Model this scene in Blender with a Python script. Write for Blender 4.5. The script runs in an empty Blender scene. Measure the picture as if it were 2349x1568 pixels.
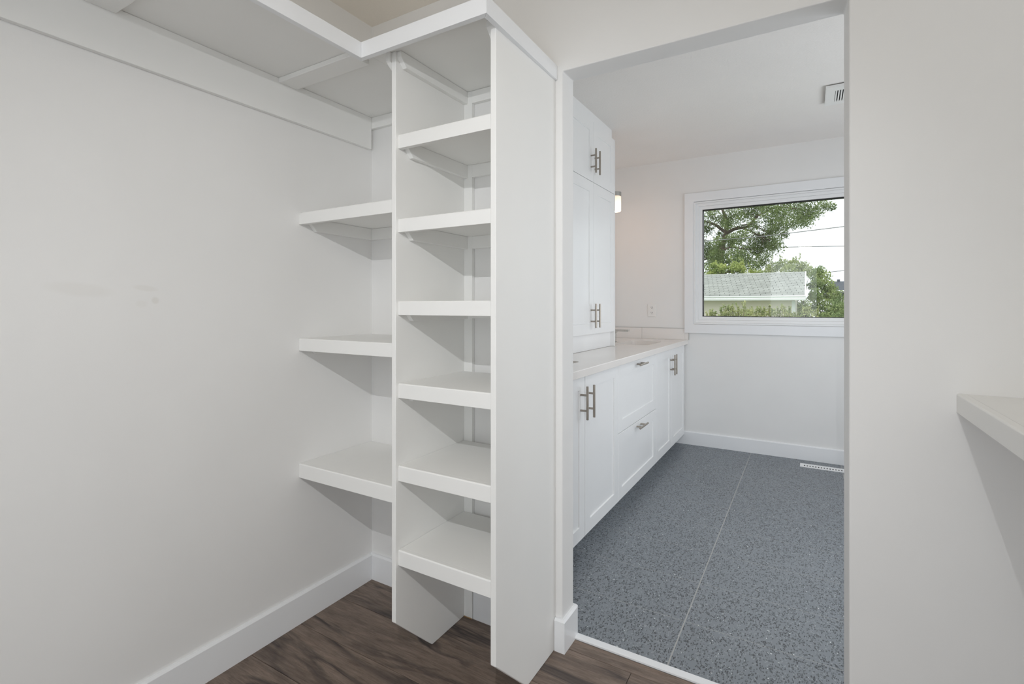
import bpy, bmesh, math, random
import numpy as np
from mathutils import Vector, Matrix

random.seed(7)
RNG = np.random.default_rng(7)
scene = bpy.context.scene
COL = scene.collection

# ------------------------------------------------------------------ camera
EYE = 1.19
F_PX, U0, V0, W_PX, H_PX = 1146.3, 1174.5, 700.5, 2349.0, 1568.0
YAW = math.radians(30.731)
cd = bpy.data.cameras.new('camera')
cam = bpy.data.objects.new('camera', cd)
COL.objects.link(cam)
cam.location = (0, 0, EYE)
cam.rotation_euler = (math.pi / 2, 0, YAW)
cd.sensor_fit = 'HORIZONTAL'
cd.sensor_width = 36.0
cd.lens = F_PX / W_PX * 36.0
cd.shift_x = (W_PX / 2 - U0) / W_PX
cd.shift_y = -(H_PX / 2 - V0) / W_PX
cd.clip_start = 0.02
cd.clip_end = 500
scene.camera = cam

# ------------------------------------------------------------------ view, sky, sun, lamps
vs = scene.view_settings
vs.view_transform = 'Standard'
vs.look = 'None'
vs.gamma = 1.0
vs.exposure = 0.06
vs.use_curve_mapping = False
cy = scene.cycles
cy.use_denoising = True
cy.max_bounces = 14
cy.diffuse_bounces = 10
cy.glossy_bounces = 4
cy.transparent_max_bounces = 12
cy.sample_clamp_indirect = 6.0

world = bpy.data.worlds.new('overcast_sky')
scene.world = world
world.use_nodes = True
bg = world.node_tree.nodes['Background']
bg.inputs['Color'].default_value = (0.93, 0.97, 1.0, 1)
bg.inputs['Strength'].default_value = 1.4


def lamp(name, kind, loc, power, color, size=0.1, rot=(0, 0, 0), size_y=None):
    d = bpy.data.lights.new(name, kind)
    d.energy = power
    d.color = color
    if kind == 'POINT':
        d.shadow_soft_size = size
    elif kind == 'AREA':
        d.shape = 'RECTANGLE' if size_y else 'DISK'
        d.size = size
        if size_y:
            d.size_y = size_y
    elif kind == 'SUN':
        d.angle = size
    o = bpy.data.objects.new(name, d)
    o.location = loc
    o.rotation_euler = rot
    COL.objects.link(o)
    return o


lamp('hazy_sun', 'SUN', (0, -10, 20), 1.6, (1, 0.97, 0.92), math.radians(14), (math.radians(48), 0, math.radians(-28)))
lamp('closet_ceiling_lamp', 'POINT', (-0.05, -0.40, 2.26), 7.5, (1.0, 0.965, 0.90), 0.15)
sp_ = lamp('added_flash_spot', 'SPOT', (0.02, -0.28, 1.93), 49.0, (0.965, 0.98, 1.0), 0.28)  # unseen spot added near the camera, imitates a flash aimed at the shelves
sp_.data.spot_size = math.radians(96)
sp_.data.spot_blend = 1.0
sp_.rotation_euler = (Vector((-1.22, 1.57, 0.60)) - Vector((0.02, -0.28, 1.93))).to_track_quat('-Z', 'Y').to_euler()
lamp('added_rear_fill', 'AREA', (-0.15, -1.24, 0.95), 10.0, (0.86, 0.93, 1.0), 0.9, (math.radians(90), 0, 0), 2.0)  # added cool area lamp behind the camera, fills the lower closet walls
lamp('added_bathroom_fill', 'AREA', (1.04, 3.0, 1.25), 20.0, (0.90, 0.95, 1.0), 1.5, (0, math.radians(90), 0), 2.0)  # added area lamp before the solid, unseen side wall, brightens the vanity fronts


# ------------------------------------------------------------------ materials
def nt_mat(name):
    m = bpy.data.materials.new(name)
    m.use_nodes = True
    nt = m.node_tree
    return m, nt, nt.nodes['Principled BSDF']


def L(nt, a, ao, b, bi):
    nt.links.new(a.outputs[ao], b.inputs[bi])


def coords(nt, scale=(1, 1, 1), offset_random=0.0):
    """world-space coordinates (Geometry position), stretched, with an optional shift per object"""
    g = nt.nodes.new('ShaderNodeNewGeometry')
    mp = nt.nodes.new('ShaderNodeMapping')
    mp.inputs['Scale'].default_value = scale
    L(nt, g, 'Position', mp, 'Vector')
    if offset_random:
        oi = nt.nodes.new('ShaderNodeObjectInfo')
        mu = nt.nodes.new('ShaderNodeMath')
        mu.operation = 'MULTIPLY'
        mu.inputs[1].default_value = offset_random
        L(nt, oi, 'Random', mu, 0)
        cx = nt.nodes.new('ShaderNodeCombineXYZ')
        L(nt, mu, 0, cx, 'X')
        L(nt, mu, 0, cx, 'Z')
        L(nt, cx, 0, mp, 'Location')
    return mp


def noise(nt, vec, scale, detail=4, rough=0.55, dist=0.0):
    n = nt.nodes.new('ShaderNodeTexNoise')
    n.inputs['Scale'].default_value = scale
    n.inputs['Detail'].default_value = detail
    n.inputs['Roughness'].default_value = rough
    n.inputs['Distortion'].default_value = dist
    L(nt, vec, 0, n, 'Vector')
    return n


def ramp(nt, src, out, stops):
    r = nt.nodes.new('ShaderNodeValToRGB')
    el = r.color_ramp.elements
    while len(el) < len(stops):
        el.new(0.5)
    for e, (p, c) in zip(el, stops):
        e.position = p
        e.color = (c[0], c[1], c[2], 1)
    L(nt, src, out, r, 'Fac')
    return r


def mixrgb(nt, a, b, fac, mode='MIX'):
    m = nt.nodes.new('ShaderNodeMixRGB')
    m.blend_type = mode
    for key, v in (('Fac', fac), ('Color1', a), ('Color2', b)):
        if isinstance(v, tuple) and isinstance(v[0], bpy.types.Node):
            L(nt, v[0], v[1], m, key)
        elif isinstance(v, (int, float)):
            m.inputs[key].default_value = v
        else:
            m.inputs[key].default_value = (v[0], v[1], v[2], 1)
    return m


def paint(name, col, rough=0.5, bump=0.0, bscale=200.0, spec=0.5, var=0.012):
    m, nt, p = nt_mat(name)
    mp = coords(nt)
    n = noise(nt, mp, 3.0, 3)
    lo = tuple(c * (1 - var) for c in col)
    hi = tuple(min(1, c * (1 + var)) for c in col)
    r = ramp(nt, n, 'Fac', [(0.3, lo), (0.7, hi)])
    L(nt, r, 'Color', p, 'Base Color')
    p.inputs['Roughness'].default_value = rough
    p.inputs['Specular IOR Level'].default_value = spec
    if bump:
        n2 = noise(nt, mp, bscale, 3)
        b = nt.nodes.new('ShaderNodeBump')
        b.inputs['Strength'].default_value = bump
        b.inputs['Distance'].default_value = 0.002
        L(nt, n2, 'Fac', b, 'Height')
        L(nt, b, 'Normal', p, 'Normal')
    return m


def wall_paint_with_smudges(name, col):
    """eggshell wall paint with the few pale scuffs that the left wall shows"""
    m = paint(name, col, 0.6, 0.06, 420)
    nt = m.node_tree
    p = nt.nodes['Principled BSDF']
    base = p.inputs['Base Color'].links[0].from_node
    prev = (base, 'Color')
    for (y, z, ry, rz, k) in ((0.55, 1.232, 0.085, 0.022, 0.22), (0.70, 1.240, 0.038, 0.010, 0.30),
                              (0.725, 1.205, 0.012, 0.012, 0.5), (0.690, 1.195, 0.018, 0.012, 0.18)):
        g = nt.nodes.new('ShaderNodeNewGeometry')
        mp = nt.nodes.new('ShaderNodeMapping')
        mp.vector_type = 'TEXTURE'
        mp.inputs['Location'].default_value = (-1.648, y, z)
        mp.inputs['Rotation'].default_value = (math.radians(-6), 0, 0)
        mp.inputs['Scale'].default_value = (1, ry, rz)
        L(nt, g, 'Position', mp, 'Vector')
        ln = nt.nodes.new('ShaderNodeVectorMath')
        ln.operation = 'LENGTH'
        L(nt, mp, 0, ln, 0)
        r = ramp(nt, ln, 'Value', [(0.55, (k, k, k)), (1.0, (0, 0, 0))])
        mx = mixrgb(nt, prev, (0.70, 0.68, 0.64), (r, 'Color'))
        prev = (mx, 'Color')
    L(nt, prev[0], prev[1], p, 'Base Color')
    return m


def metal(name, col, rough):
    m, nt, p = nt_mat(name)
    mp = coords(nt, (300, 300, 30))
    n = noise(nt, mp, 1.0, 2)
    r = ramp(nt, n, 'Fac', [(0.3, tuple(c * 0.9 for c in col)), (0.7, col)])
    L(nt, r, 'Color', p, 'Base Color')
    p.inputs['Metallic'].default_value = 1.0
    p.inputs['Roughness'].default_value = rough
    return m


def wood_planks():
    m, nt, p = nt_mat('smoky_oak_laminate')
    mp = coords(nt, (1.0, 1.0, 1.0), 37.0)
    # fine grain stretched along the plank (x)
    st = nt.nodes.new('ShaderNodeMapping')
    st.inputs['Scale'].default_value = (3.0, 30, 30)
    L(nt, mp, 0, st, 'Vector')
    fine = noise(nt, st, 3.6, 10, 0.78, 0.5)
    st2 = nt.nodes.new('ShaderNodeMapping')
    st2.inputs['Scale'].default_value = (1.3, 7, 7)
    L(nt, mp, 0, st2, 'Vector')
    wide = noise(nt, st2, 1.5, 5, 0.6, 1.2)
    base = ramp(nt, fine, 'Fac', [(0.30, (0.112, 0.079, 0.060)), (0.48, (0.195, 0.147, 0.117)), (0.72, (0.285, 0.228, 0.190))])
    st4 = nt.nodes.new('ShaderNodeMapping')
    st4.inputs['Scale'].default_value = (5.0, 120, 120)
    L(nt, mp, 0, st4, 'Vector')
    pore = noise(nt, st4, 3.0, 6, 0.75, 0.2)
    pr = ramp(nt, pore, 'Fac', [(0.30, (0.55, 0.53, 0.52)), (0.45, (0.97, 0.97, 0.97)), (0.75, (1.12, 1.11, 1.10))])
    base = mixrgb(nt, (base, 'Color'), (pr, 'Color'), 1.0, 'MULTIPLY')
    tone = ramp(nt, wide, 'Fac', [(0.30, (0.62, 0.61, 0.62)), (0.55, (1, 1, 1)), (0.8, (1.18, 1.15, 1.12))])
    c1 = mixrgb(nt, (base, 'Color'), (tone, 'Color'), 1.0, 'MULTIPLY')
    # wandering dark heart streaks
    st3 = nt.nodes.new('ShaderNodeMapping')
    st3.inputs['Scale'].default_value = (0.85, 4.2, 4.2)
    L(nt, mp, 0, st3, 'Vector')
    vein = noise(nt, st3, 1.25, 5, 0.52, 0.9)
    v1 = ramp(nt, vein, 'Fac', [(0.445, (0, 0, 0)), (0.492, (0.75, 0.75, 0.75)), (0.502, (1, 1, 1)), (0.530, (0, 0, 0))])
    br = noise(nt, st2, 0.9, 3, 0.5, 0.3)
    b1 = ramp(nt, br, 'Fac', [(0.36, (0, 0, 0)), (0.52, (0.95, 0.95, 0.95))])
    vm = mixrgb(nt, (v1, 'Color'), (b1, 'Color'), 1.0, 'MULTIPLY')
    c2 = mixrgb(nt, (c1, 'Color'), (0.034, 0.028, 0.028), (vm, 'Color'))
    L(nt, c2, 'Color', p, 'Base Color')
    p.inputs['Roughness'].default_value = 0.48
    p.inputs['Specular IOR Level'].default_value = 0.4
    b = nt.nodes.new('ShaderNodeBump')
    b.inputs['Strength'].default_value = 0.18
    b.inputs['Distance'].default_value = 0.001
    L(nt, fine, 'Fac', b, 'Height')
    L(nt, b, 'Normal', p, 'Normal')
    return m


def terrazzo():
    m, nt, p = nt_mat('blue_grey_terrazzo_tile')
    mp = coords(nt, (1, 1, 1))
    wob = noise(nt, mp, 90, 2)
    add = nt.nodes.new('ShaderNodeMixRGB')
    add.blend_type = 'ADD'
    add.inputs['Fac'].default_value = 0.010
    L(nt, mp, 0, add, 'Color1')
    L(nt, wob, 'Color', add, 'Color2')

    def chips(scale, share, edge, rot, sc=(1, 0.5, 1)):
        mm = nt.nodes.new('ShaderNodeMapping')
        mm.inputs['Rotation'].default_value = (0, 0, rot)
        mm.inputs['Scale'].default_value = sc
        L(nt, add, 'Color', mm, 'Vector')
        v = nt.nodes.new('ShaderNodeTexVoronoi')
        v.voronoi_dimensions = '2D'
        v.inputs['Scale'].default_value = scale
        L(nt, mm, 0, v, 'Vector')
        e = nt.nodes.new('ShaderNodeTexVoronoi')
        e.voronoi_dimensions = '2D'
        e.feature = 'DISTANCE_TO_EDGE'
        e.inputs['Scale'].default_value = scale
        L(nt, mm, 0, e, 'Vector')
        sep = nt.nodes.new('ShaderNodeSeparateColor')
        L(nt, v, 'Color', sep, 0)
        lt = nt.nodes.new('ShaderNodeMath')
        lt.operation = 'LESS_THAN'
        lt.inputs[1].default_value = share
        L(nt, sep, 'Red', lt, 0)
        gt = nt.nodes.new('ShaderNodeMath')
        gt.operation = 'GREATER_THAN'
        gt.inputs[1].default_value = edge
        L(nt, e, 'Distance', gt, 0)
        mu = nt.nodes.new('ShaderNodeMath')
        mu.operation = 'MULTIPLY'
        L(nt, lt, 0, mu, 0)
        L(nt, gt, 0, mu, 1)
        return mu, sep

    cl = noise(nt, mp, 1.8, 3)
    base = ramp(nt, cl, 'Fac', [(0.3, (0.205, 0.228, 0.252)), (0.7, (0.225, 0.248, 0.272))])
    prev = (base, 'Color')
    for scale, share, edge, rot, col in ((175, 0.17, 0.13, 0.4, (0.062, 0.067, 0.076)),
                                         (215, 0.18, 0.15, 1.5, (0.080, 0.086, 0.096)),
                                         (195, 0.15, 0.14, 2.6, (0.110, 0.120, 0.130)),
                                         (240, 0.15, 0.15, 0.9, (0.30, 0.32, 0.345))):
        c, sep = chips(scale, share, edge, rot)
        mx = mixrgb(nt, prev, col, (c, 0))
        prev = (mx, 'Color')
    sp, _ = chips(240, 0.006, 0.16, 2.0, (1, 0.8, 1))
    mx = mixrgb(nt, prev, (0.72, 0.74, 0.75), (sp, 0))
    L(nt, mx, 'Color', p, 'Base Color')
    p.inputs['Roughness'].default_value = 0.42
    p.inputs['Specular IOR Level'].default_value = 0.4
    return m


def leaf_mat(name, dark, light, scale=3.0, trans=0.35):
    m, nt, p = nt_mat(name)
    mp = coords(nt)
    n = noise(nt, mp, scale, 3, 0.6)
    r = ramp(nt, n, 'Fac', [(0.30, dark), (0.68, light)])
    L(nt, r, 'Color', p, 'Base Color')
    p.inputs['Roughness'].default_value = 0.6
    tr = nt.nodes.new('ShaderNodeBsdfTranslucent')
    L(nt, r, 'Color', tr, 'Color')
    mx = nt.nodes.new('ShaderNodeMixShader')
    mx.inputs[0].default_value = trans
    out = nt.nodes['Material Output']
    L(nt, p, 0, mx, 1)
    L(nt, tr, 0, mx, 2)
    L(nt, mx, 0, out, 'Surface')
    return m


def glass_pane():
    m, nt, p = nt_mat('clear_window_glass')
    nt.nodes.remove(p)
    t = nt.nodes.new('ShaderNodeBsdfTransparent')
    t.inputs['Color'].default_value = (0.985, 0.995, 0.99, 1)
    g = nt.nodes.new('ShaderNodeBsdfGlossy')
    g.inputs['Roughness'].default_value = 0.0
    fr = nt.nodes.new('ShaderNodeFresnel')
    fr.inputs['IOR'].default_value = 1.36
    mx = nt.nodes.new('ShaderNodeMixShader')
    L(nt, fr, 0, mx, 0)
    L(nt, t, 0, mx, 1)
    L(nt, g, 0, mx, 2)
    L(nt, mx, 0, nt.nodes['Material Output'], 'Surface')
    return m


def glow(name, col, strength):
    m, nt, p = nt_mat(name)
    p.inputs['Base Color'].default_value = (0.85, 0.82, 0.76, 1)
    p.inputs['Roughness'].default_value = 0.3
    # brighter round the bulb, dimmer at the collar: a real gradient of the lit glass
    g = nt.nodes.new('ShaderNodeTexCoord')
    sep = nt.nodes.new('ShaderNodeSeparateXYZ')
    L(nt, g, 'Generated', sep, 0)
    r = ramp(nt, sep, 'Z', [(0.0, (0.9, 0.9, 0.9)), (0.35, (1, 1, 1)), (1.0, (0.30, 0.30, 0.30))])
    mu = nt.nodes.new('ShaderNodeMath')
    mu.operation = 'MULTIPLY'
    mu.inputs[1].default_value = strength
    L(nt, r, 'Color', mu, 0)
    p.inputs['Emission Color'].default_value = (*col, 1)
    L(nt, mu, 0, p, 'Emission Strength')
    return m


M = {}
M['wall'] = paint('white_wall_paint', (0.803, 0.798, 0.789), 0.62, 0.05, 420)
M['wall_left'] = wall_paint_with_smudges('white_wall_paint_scuffed', (0.803, 0.798, 0.789))
M['ceiling'] = paint('stippled_ceiling_white', (0.83, 0.805, 0.78), 0.8, 1.0, 95)
M['ceiling_closet'] = paint('stippled_closet_ceiling', (0.85, 0.80, 0.73), 0.8, 1.0, 95)
M['trim'] = paint('semi_gloss_trim_white', (0.835, 0.845, 0.86), 0.34)
M['shelf'] = paint('satin_shelf_white', (0.842, 0.839, 0.822), 0.55)
M['cab'] = paint('cabinet_white', (0.865, 0.868, 0.87), 0.30)
M['counter'] = paint('pale_quartz', (0.80, 0.765, 0.735), 0.16, 0, 200, 0.5, 0.02)
M['bstile'] = paint('glazed_tile_white', (0.80, 0.775, 0.755), 0.18)
M['porcelain'] = paint('porcelain', (0.80, 0.775, 0.75), 0.12)
M['vinyl'] = paint('window_vinyl', (0.84, 0.845, 0.85), 0.35)
M['plastic'] = paint('white_plastic', (0.82, 0.815, 0.80), 0.35)
M['black'] = paint('black_rubber', (0.012, 0.012, 0.013), 0.6)
M['dark'] = paint('dark_cavity', (0.03, 0.03, 0.032), 0.8)
M['grout'] = paint('pale_grout', (0.40, 0.40, 0.395), 0.85)
M['subfloor'] = paint('plank_underlay', (0.018, 0.014, 0.012), 0.8)
M['nickel'] = metal('brushed_nickel', (0.40, 0.36, 0.315), 0.33)
M['chrome'] = metal('polished_chrome', (0.78, 0.79, 0.78), 0.10)
M['alu'] = metal('satin_steel', (0.52, 0.52, 0.50), 0.35)
M['wood'] = wood_planks()
M['tile'] = terrazzo()
M['glass'] = glass_pane()
M['shade'] = glow('lit_opal_glass', (1.0, 0.74, 0.50), 1.5)
M['raw'] = paint('raw_board_edge', (0.38, 0.24, 0.12), 0.8)
M['shingle'] = paint('weathered_grey_shingle', (0.36, 0.375, 0.35), 0.9, 0.3, 60, 0.2, 0.12)
M['shingle_gap'] = paint('shingle_underlay', (0.12, 0.13, 0.12), 0.9)
M['siding'] = paint('cream_siding', (0.79, 0.73, 0.64), 0.6)
M['outwhite'] = paint('exterior_white', (0.86, 0.87, 0.88), 0.5)
M['lawn'] = paint('lawn', (0.09, 0.15, 0.05), 0.9, 0.5, 30, 0.2, 0.25)
M['bark'] = paint('bark', (0.105, 0.082, 0.065), 0.9, 0.5, 40, 0.2, 0.2)
M['wire'] = paint('wire_sheath', (0.20, 0.20, 0.20), 0.6)
M['farroof'] = paint('dark_slate_roof', (0.075, 0.085, 0.10), 0.8)
M['farwall'] = paint('pale_stucco', (0.66, 0.62, 0.55), 0.8)
M['leaf_elm'] = leaf_mat('elm_leaves', (0.115, 0.155, 0.060), (0.34, 0.43, 0.17), 1.9, 0.45)
M['leaf_bright'] = leaf_mat('young_bright_leaves', (0.24, 0.33, 0.09), (0.56, 0.62, 0.22), 2.5)
M['leaf_pale'] = leaf_mat('pale_bush_leaves', (0.28, 0.35, 0.16), (0.50, 0.55, 0.27), 2.5)
M['leaf_shrub'] = leaf_mat('mid_green_leaves', (0.17, 0.25, 0.10), (0.40, 0.47, 0.19), 2.5)
M['leaf_hedge'] = leaf_mat('hedge_leaves', (0.22, 0.29, 0.11), (0.52, 0.53, 0.26), 8.0)

# ------------------------------------------------------------------ object helpers
WORLD = {}


def wloc(o):
    return WORLD[o.name] if o is not None else Vector((0, 0, 0))


def link(name, me, loc, mat, parent=None):
    """link mesh whose vertices are given relative to the world point loc"""
    o = bpy.data.objects.new(name, me)
    COL.objects.link(o)
    loc = Vector(loc)
    WORLD[o.name] = loc
    if parent is not None:
        o.parent = parent
        o.location = loc - wloc(parent)
    else:
        o.location = loc
    if mat is not None and not me.materials:
        me.materials.append(mat)
    return o


def root(name, loc, label, cat, group=None, kind=None):
    o = bpy.data.objects.new(name, None)
    o.empty_display_size = 0.05
    COL.objects.link(o)
    o.location = loc
    WORLD[o.name] = Vector(loc)
    return tag(o, label, cat, group, kind)


def tag(o, label=None, cat=None, group=None, kind=None):
    if label:
        o['label'] = label
    if cat:
        o['category'] = cat
    if group:
        o['group'] = group
    if kind:
        o['kind'] = kind
    return o


def bm_box(bm, x0, x1, y0, y1, z0, z1):
    vs_ = [bm.verts.new(c) for c in ((x0, y0, z0), (x1, y0, z0), (x1, y1, z0), (x0, y1, z0),
                                     (x0, y0, z1), (x1, y0, z1), (x1, y1, z1), (x0, y1, z1))]
    for f in ((3, 2, 1, 0), (4, 5, 6, 7), (0, 1, 5, 4), (1, 2, 6, 5), (2, 3, 7, 6), (3, 0, 4, 7)):
        bm.faces.new([vs_[i] for i in f])


def bm_prism(bm, poly, axis, a0, a1):
    """poly: 2D points in the plane across axis ('x': (y,z), 'y': (x,z), 'z': (x,y))"""
    def P(p, a):
        return {'x': (a, p[0], p[1]), 'y': (p[0], a, p[1]), 'z': (p[0], p[1], a)}[axis]
    A = [bm.verts.new(P(p, a0)) for p in poly]
    B = [bm.verts.new(P(p, a1)) for p in poly]
    n = len(poly)
    bm.faces.new(A)
    bm.faces.new(B[::-1])
    for i in range(n):
        bm.faces.new((A[i], B[i], B[(i + 1) % n], A[(i + 1) % n]))


def bm_tube(bm, pts, rad, sides=8, caps=True):
    pts = [Vector(p) for p in pts]
    rings = []
    for i, p in enumerate(pts):
        d = (pts[min(i + 1, len(pts) - 1)] - pts[max(i - 1, 0)]).normalized()
        a = d.orthogonal().normalized() if abs(d.z) > 0.9 else d.cross(Vector((0, 0, 1))).normalized()
        b = d.cross(a).normalized()
        r = rad[i] if isinstance(rad, (list, tuple)) else rad
        rings.append([bm.verts.new(p + a * (r * math.cos(2 * math.pi * k / sides)) + b * (r * math.sin(2 * math.pi * k / sides))) for k in range(sides)])
    for A, B in zip(rings, rings[1:]):
        for k in range(sides):
            bm.faces.new((A[k], A[(k + 1) % sides], B[(k + 1) % sides], B[k]))
    if caps:
        bm.faces.new(rings[0][::-1])
        bm.faces.new(rings[-1])


def finish(name, bm, mat, parent=None, bevel=0.0, seg=2, base=False, smooth=False):
    bmesh.ops.recalc_face_normals(bm, faces=bm.faces[:])
    if bevel:
        es = [e for e in bm.edges if len(e.link_faces) == 2 and e.calc_face_angle(0) > 0.5]
        bmesh.ops.bevel(bm, geom=es, offset=bevel, segments=seg, profile=0.5, affect='EDGES', clamp_overlap=True)
    lo = Vector([min(v.co[i] for v in bm.verts) for i in range(3)])
    hi = Vector([max(v.co[i] for v in bm.verts) for i in range(3)])
    c = (lo + hi) / 2
    if base:
        c.z = lo.z
    bmesh.ops.translate(bm, vec=-c, verts=bm.verts[:])
    me = bpy.data.meshes.new(name)
    bm.to_mesh(me)
    bm.free()
    if smooth:
        for f in me.polygons:
            f.use_smooth = True
    return link(name, me, c, mat, parent)


def box(name, x0, x1, y0, y1, z0, z1, mat, parent=None, bevel=0.0015):
    bm = bmesh.new()
    bm_box(bm, x0, x1, y0, y1, z0, z1)
    return finish(name, bm, mat, parent, bevel)


def boxes(name, lst, mat, parent=None, bevel=0.0):
    bm = bmesh.new()
    for b in lst:
        bm_box(bm, *b)
    return finish(name, bm, mat, parent, bevel)


def prism(name, poly, axis, a0, a1, mat, parent=None, bevel=0.0015):
    bm = bmesh.new()
    bm_prism(bm, poly, axis, a0, a1)
    return finish(name, bm, mat, parent, bevel)


def structure(o, label, cat):
    return tag(o, label, cat, None, 'structure')


# ------------------------------------------------------------------ key dimensions (metres)
XL, XR, YW, YREAR = -1.648, 0.715, 1.570, -1.30      # closet walls
YB = 1.664                                           # bathroom face of the partition
ZC1, ZC2 = 2.410, 2.452                              # closet and bathroom ceilings
XJ0, XJ1, ZLIN = -0.731, 0.090, 1.998                # doorway
XV, XBR, YE = -1.600, 1.05, 4.472                    # bathroom walls

# ------------------------------------------------------------------ room shell
o = box('wall_left', XL - 0.10, XL, YREAR - 0.1, YW, -0.02, ZC1 + 0.05, M['wall_left'], None, 0)
structure(o, 'plain white closet wall with faint scuffs at mid height', 'wall')

bm = bmesh.new()
out = [(-1.75, -0.02), (XJ0, -0.02), (XJ0, ZLIN), (XJ1, ZLIN), (XJ1, -0.02), (1.15, -0.02), (1.15, ZC2 + 0.04), (-1.75, ZC2 + 0.04)]
bm_prism(bm, out, 'y', YW, YB)
for v in bm.verts:                                     # the far edge of the right jamb leans 7 mm into the opening
    if abs(v.co.x - XJ1) < 1e-6 and v.co.y > YW + 0.01:
        v.co.x -= 0.007
o = finish('wall_partition', bm, M['wall'], None, 0.004, 2)
structure(o, 'white partition wall with the open doorway between closet and bathroom', 'wall')

o = box('wall_right', XR, XR + 0.1, YREAR - 0.1, YW, -0.02, ZC1 + 0.05, M['wall'], None, 0)
structure(o, 'white closet wall behind the long shelf beside the camera', 'wall')
bm = bmesh.new()
bm_box(bm, XL, -0.62, YREAR - 0.1, YREAR, -0.02, ZC1 + 0.05)
bm_box(bm, -0.62, 0.32, YREAR - 0.1, YREAR, 2.08, ZC1 + 0.05)
bm_box(bm, 0.32, XR, YREAR - 0.1, YREAR, -0.02, ZC1 + 0.05)
o = finish('wall_rear', bm, M['wall'], None, 0)
structure(o, 'white closet wall with the entrance doorway behind the camera', 'wall')
o = box('ceiling', XL - 0.1, XR + 0.1, YREAR - 0.1, YW, ZC1, ZC1 + 0.05, M['ceiling_closet'], None, 0)
structure(o, 'stippled white ceiling of the closet', 'ceiling')
o = box('ceiling', XV - 0.1, XBR + 0.1, YB, YE + 0.14, ZC2, ZC2 + 0.05, M['ceiling'], None, 0)
structure(o, 'stippled white ceiling of the bathroom', 'ceiling')
o = box('wall_vanity', XV - 0.1, XV, YB, YE + 0.14, -0.02, ZC2, M['wall'], None, 0)
structure(o, 'white bathroom wall behind the vanity and tall cabinet', 'wall')
o = box('wall_bathroom_right', XBR, XBR + 0.1, YB, YE + 0.14, -0.02, ZC2, M['wall'], None, 0)
structure(o, 'white bathroom side wall hidden past the doorway', 'wall')

# far wall with the window opening
WX0, WX1, WZ0, WZ1 = -0.845, 0.585, 1.033, 2.070
bm = bmesh.new()
bm_box(bm, XV, WX0, YE, YE + 0.14, -0.02, ZC2)
bm_box(bm, WX1, XBR, YE, YE + 0.14, -0.02, ZC2)
bm_box(bm, WX0, WX1, YE, YE + 0.14, -0.02, WZ0)
bm_box(bm, WX0, WX1, YE, YE + 0.14, WZ1, ZC2)
wall_far = finish('wall_far', bm, M['wall'], None, 0)
structure(wall_far, 'white bathroom end wall that holds the window and outlet', 'wall')

# closet floor of planks
fl = root('floor', (-0.45, 0.2, 0), 'dark smoky oak plank floor of the closet', 'floor', None, 'structure')
box('underlay', XL - 0.05, XR + 0.05, YREAR - 0.6, YB - 0.02, -0.03, -0.004, M['subfloor'], fl, 0)
PITCH = 0.193
k = 0
yb = 1.590 - PITCH * 16
joints = {}
for row in range(17):
    y0 = yb + row * PITCH
    y1 = min(y0 + PITCH, YB - 0.016)
    if row == 15:
        xs = [-0.496]
    elif row == 16:
        xs = [0.18]
    elif row == 14:
        xs = [0.1]
    elif row == 13:
        xs = [-0.3]
    elif row in (11, 12):
        xs = [0.25 + 0.2 * (row - 11)]
    else:
        xs = [XL + 0.3 + ((row * 0.47) % 1.1), XL + 0.3 + ((row * 0.47) % 1.1) + 1.21]
    xs = [XL] + [x for x in xs if XL + 0.1 < x < XR - 0.1] + [XR]
    for a, b in zip(xs, xs[1:]):
        bm = bmesh.new()
        bm_box(bm, a + 0.0008, b - 0.0008, y0 + 0.0008, y1 - 0.0008, -0.012, 0.0)
        finish('plank', bm, M['wood'], fl, 0.0010, 1)

# bathroom floor of tiles
fb = root('floor', (-0.2, 3.0, 0), 'blue grey terrazzo tile floor of the bathroom', 'floor', None, 'structure')
box('grout_bed', XV, XBR, YB - 0.012, YE, -0.03, -0.0003, M['grout'], fb, 0)
tx = [XV, -1.012, -0.403, 0.207, 0.817, 1.05]
ty = [1.672, 1.953, 2.255, 2.558, 2.861, 3.164, 3.467, 3.770, 4.073, 4.376, 4.472]
GR = 0.0016
for j in range(len(ty) - 1):
    for i in range(len(tx) - 1):
        gx = 0.0024
        bm = bmesh.new()
        bm_box(bm, tx[i] + gx, tx[i + 1] - gx, ty[j] + GR * 0.8, ty[j + 1] - GR * 0.8, -0.012, 0.0)
        finish('tile', bm, M['tile'], fb, 0.0002, 1)

# threshold strip
o = prism('trim_1', [(1.648, 0.0), (1.648, 0.006), (1.651, 0.008), (1.675, 0.008), (1.678, 0.0)], 'x', -0.720, 0.09, M['trim'], None, 0.0008)
structure(o, 'white threshold strip between plank floor and terrazzo tiles', 'threshold')

# baseboards
BH, BT = 0.112, 0.014


def base_profile(sign, at):
    return [(at, 0.0), (at + sign * BT, 0.0), (at + sign * BT, BH - 0.007), (at + sign * (BT - 0.006), BH), (at, BH)]


o = prism('baseboard_left', base_profile(1, XL), 'y', YREAR, YW - BT - 0.0005, M['trim'], None, 0.0008)
structure(o, 'white baseboard along the left closet wall', 'baseboard')
o = prism('baseboard_back', base_profile(-1, YW), 'x', XL + 0.0005, -1.1555, M['trim'], None, 0.0008)
structure(o, 'short white baseboard in the corner left of the shelf tower', 'baseboard')
o = prism('baseboard_tower', base_profile(-1, YW), 'x', -1.097, -0.776, M['trim'], None, 0.0008)
structure(o, 'white baseboard at the back inside the shelf tower', 'baseboard')
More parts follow.
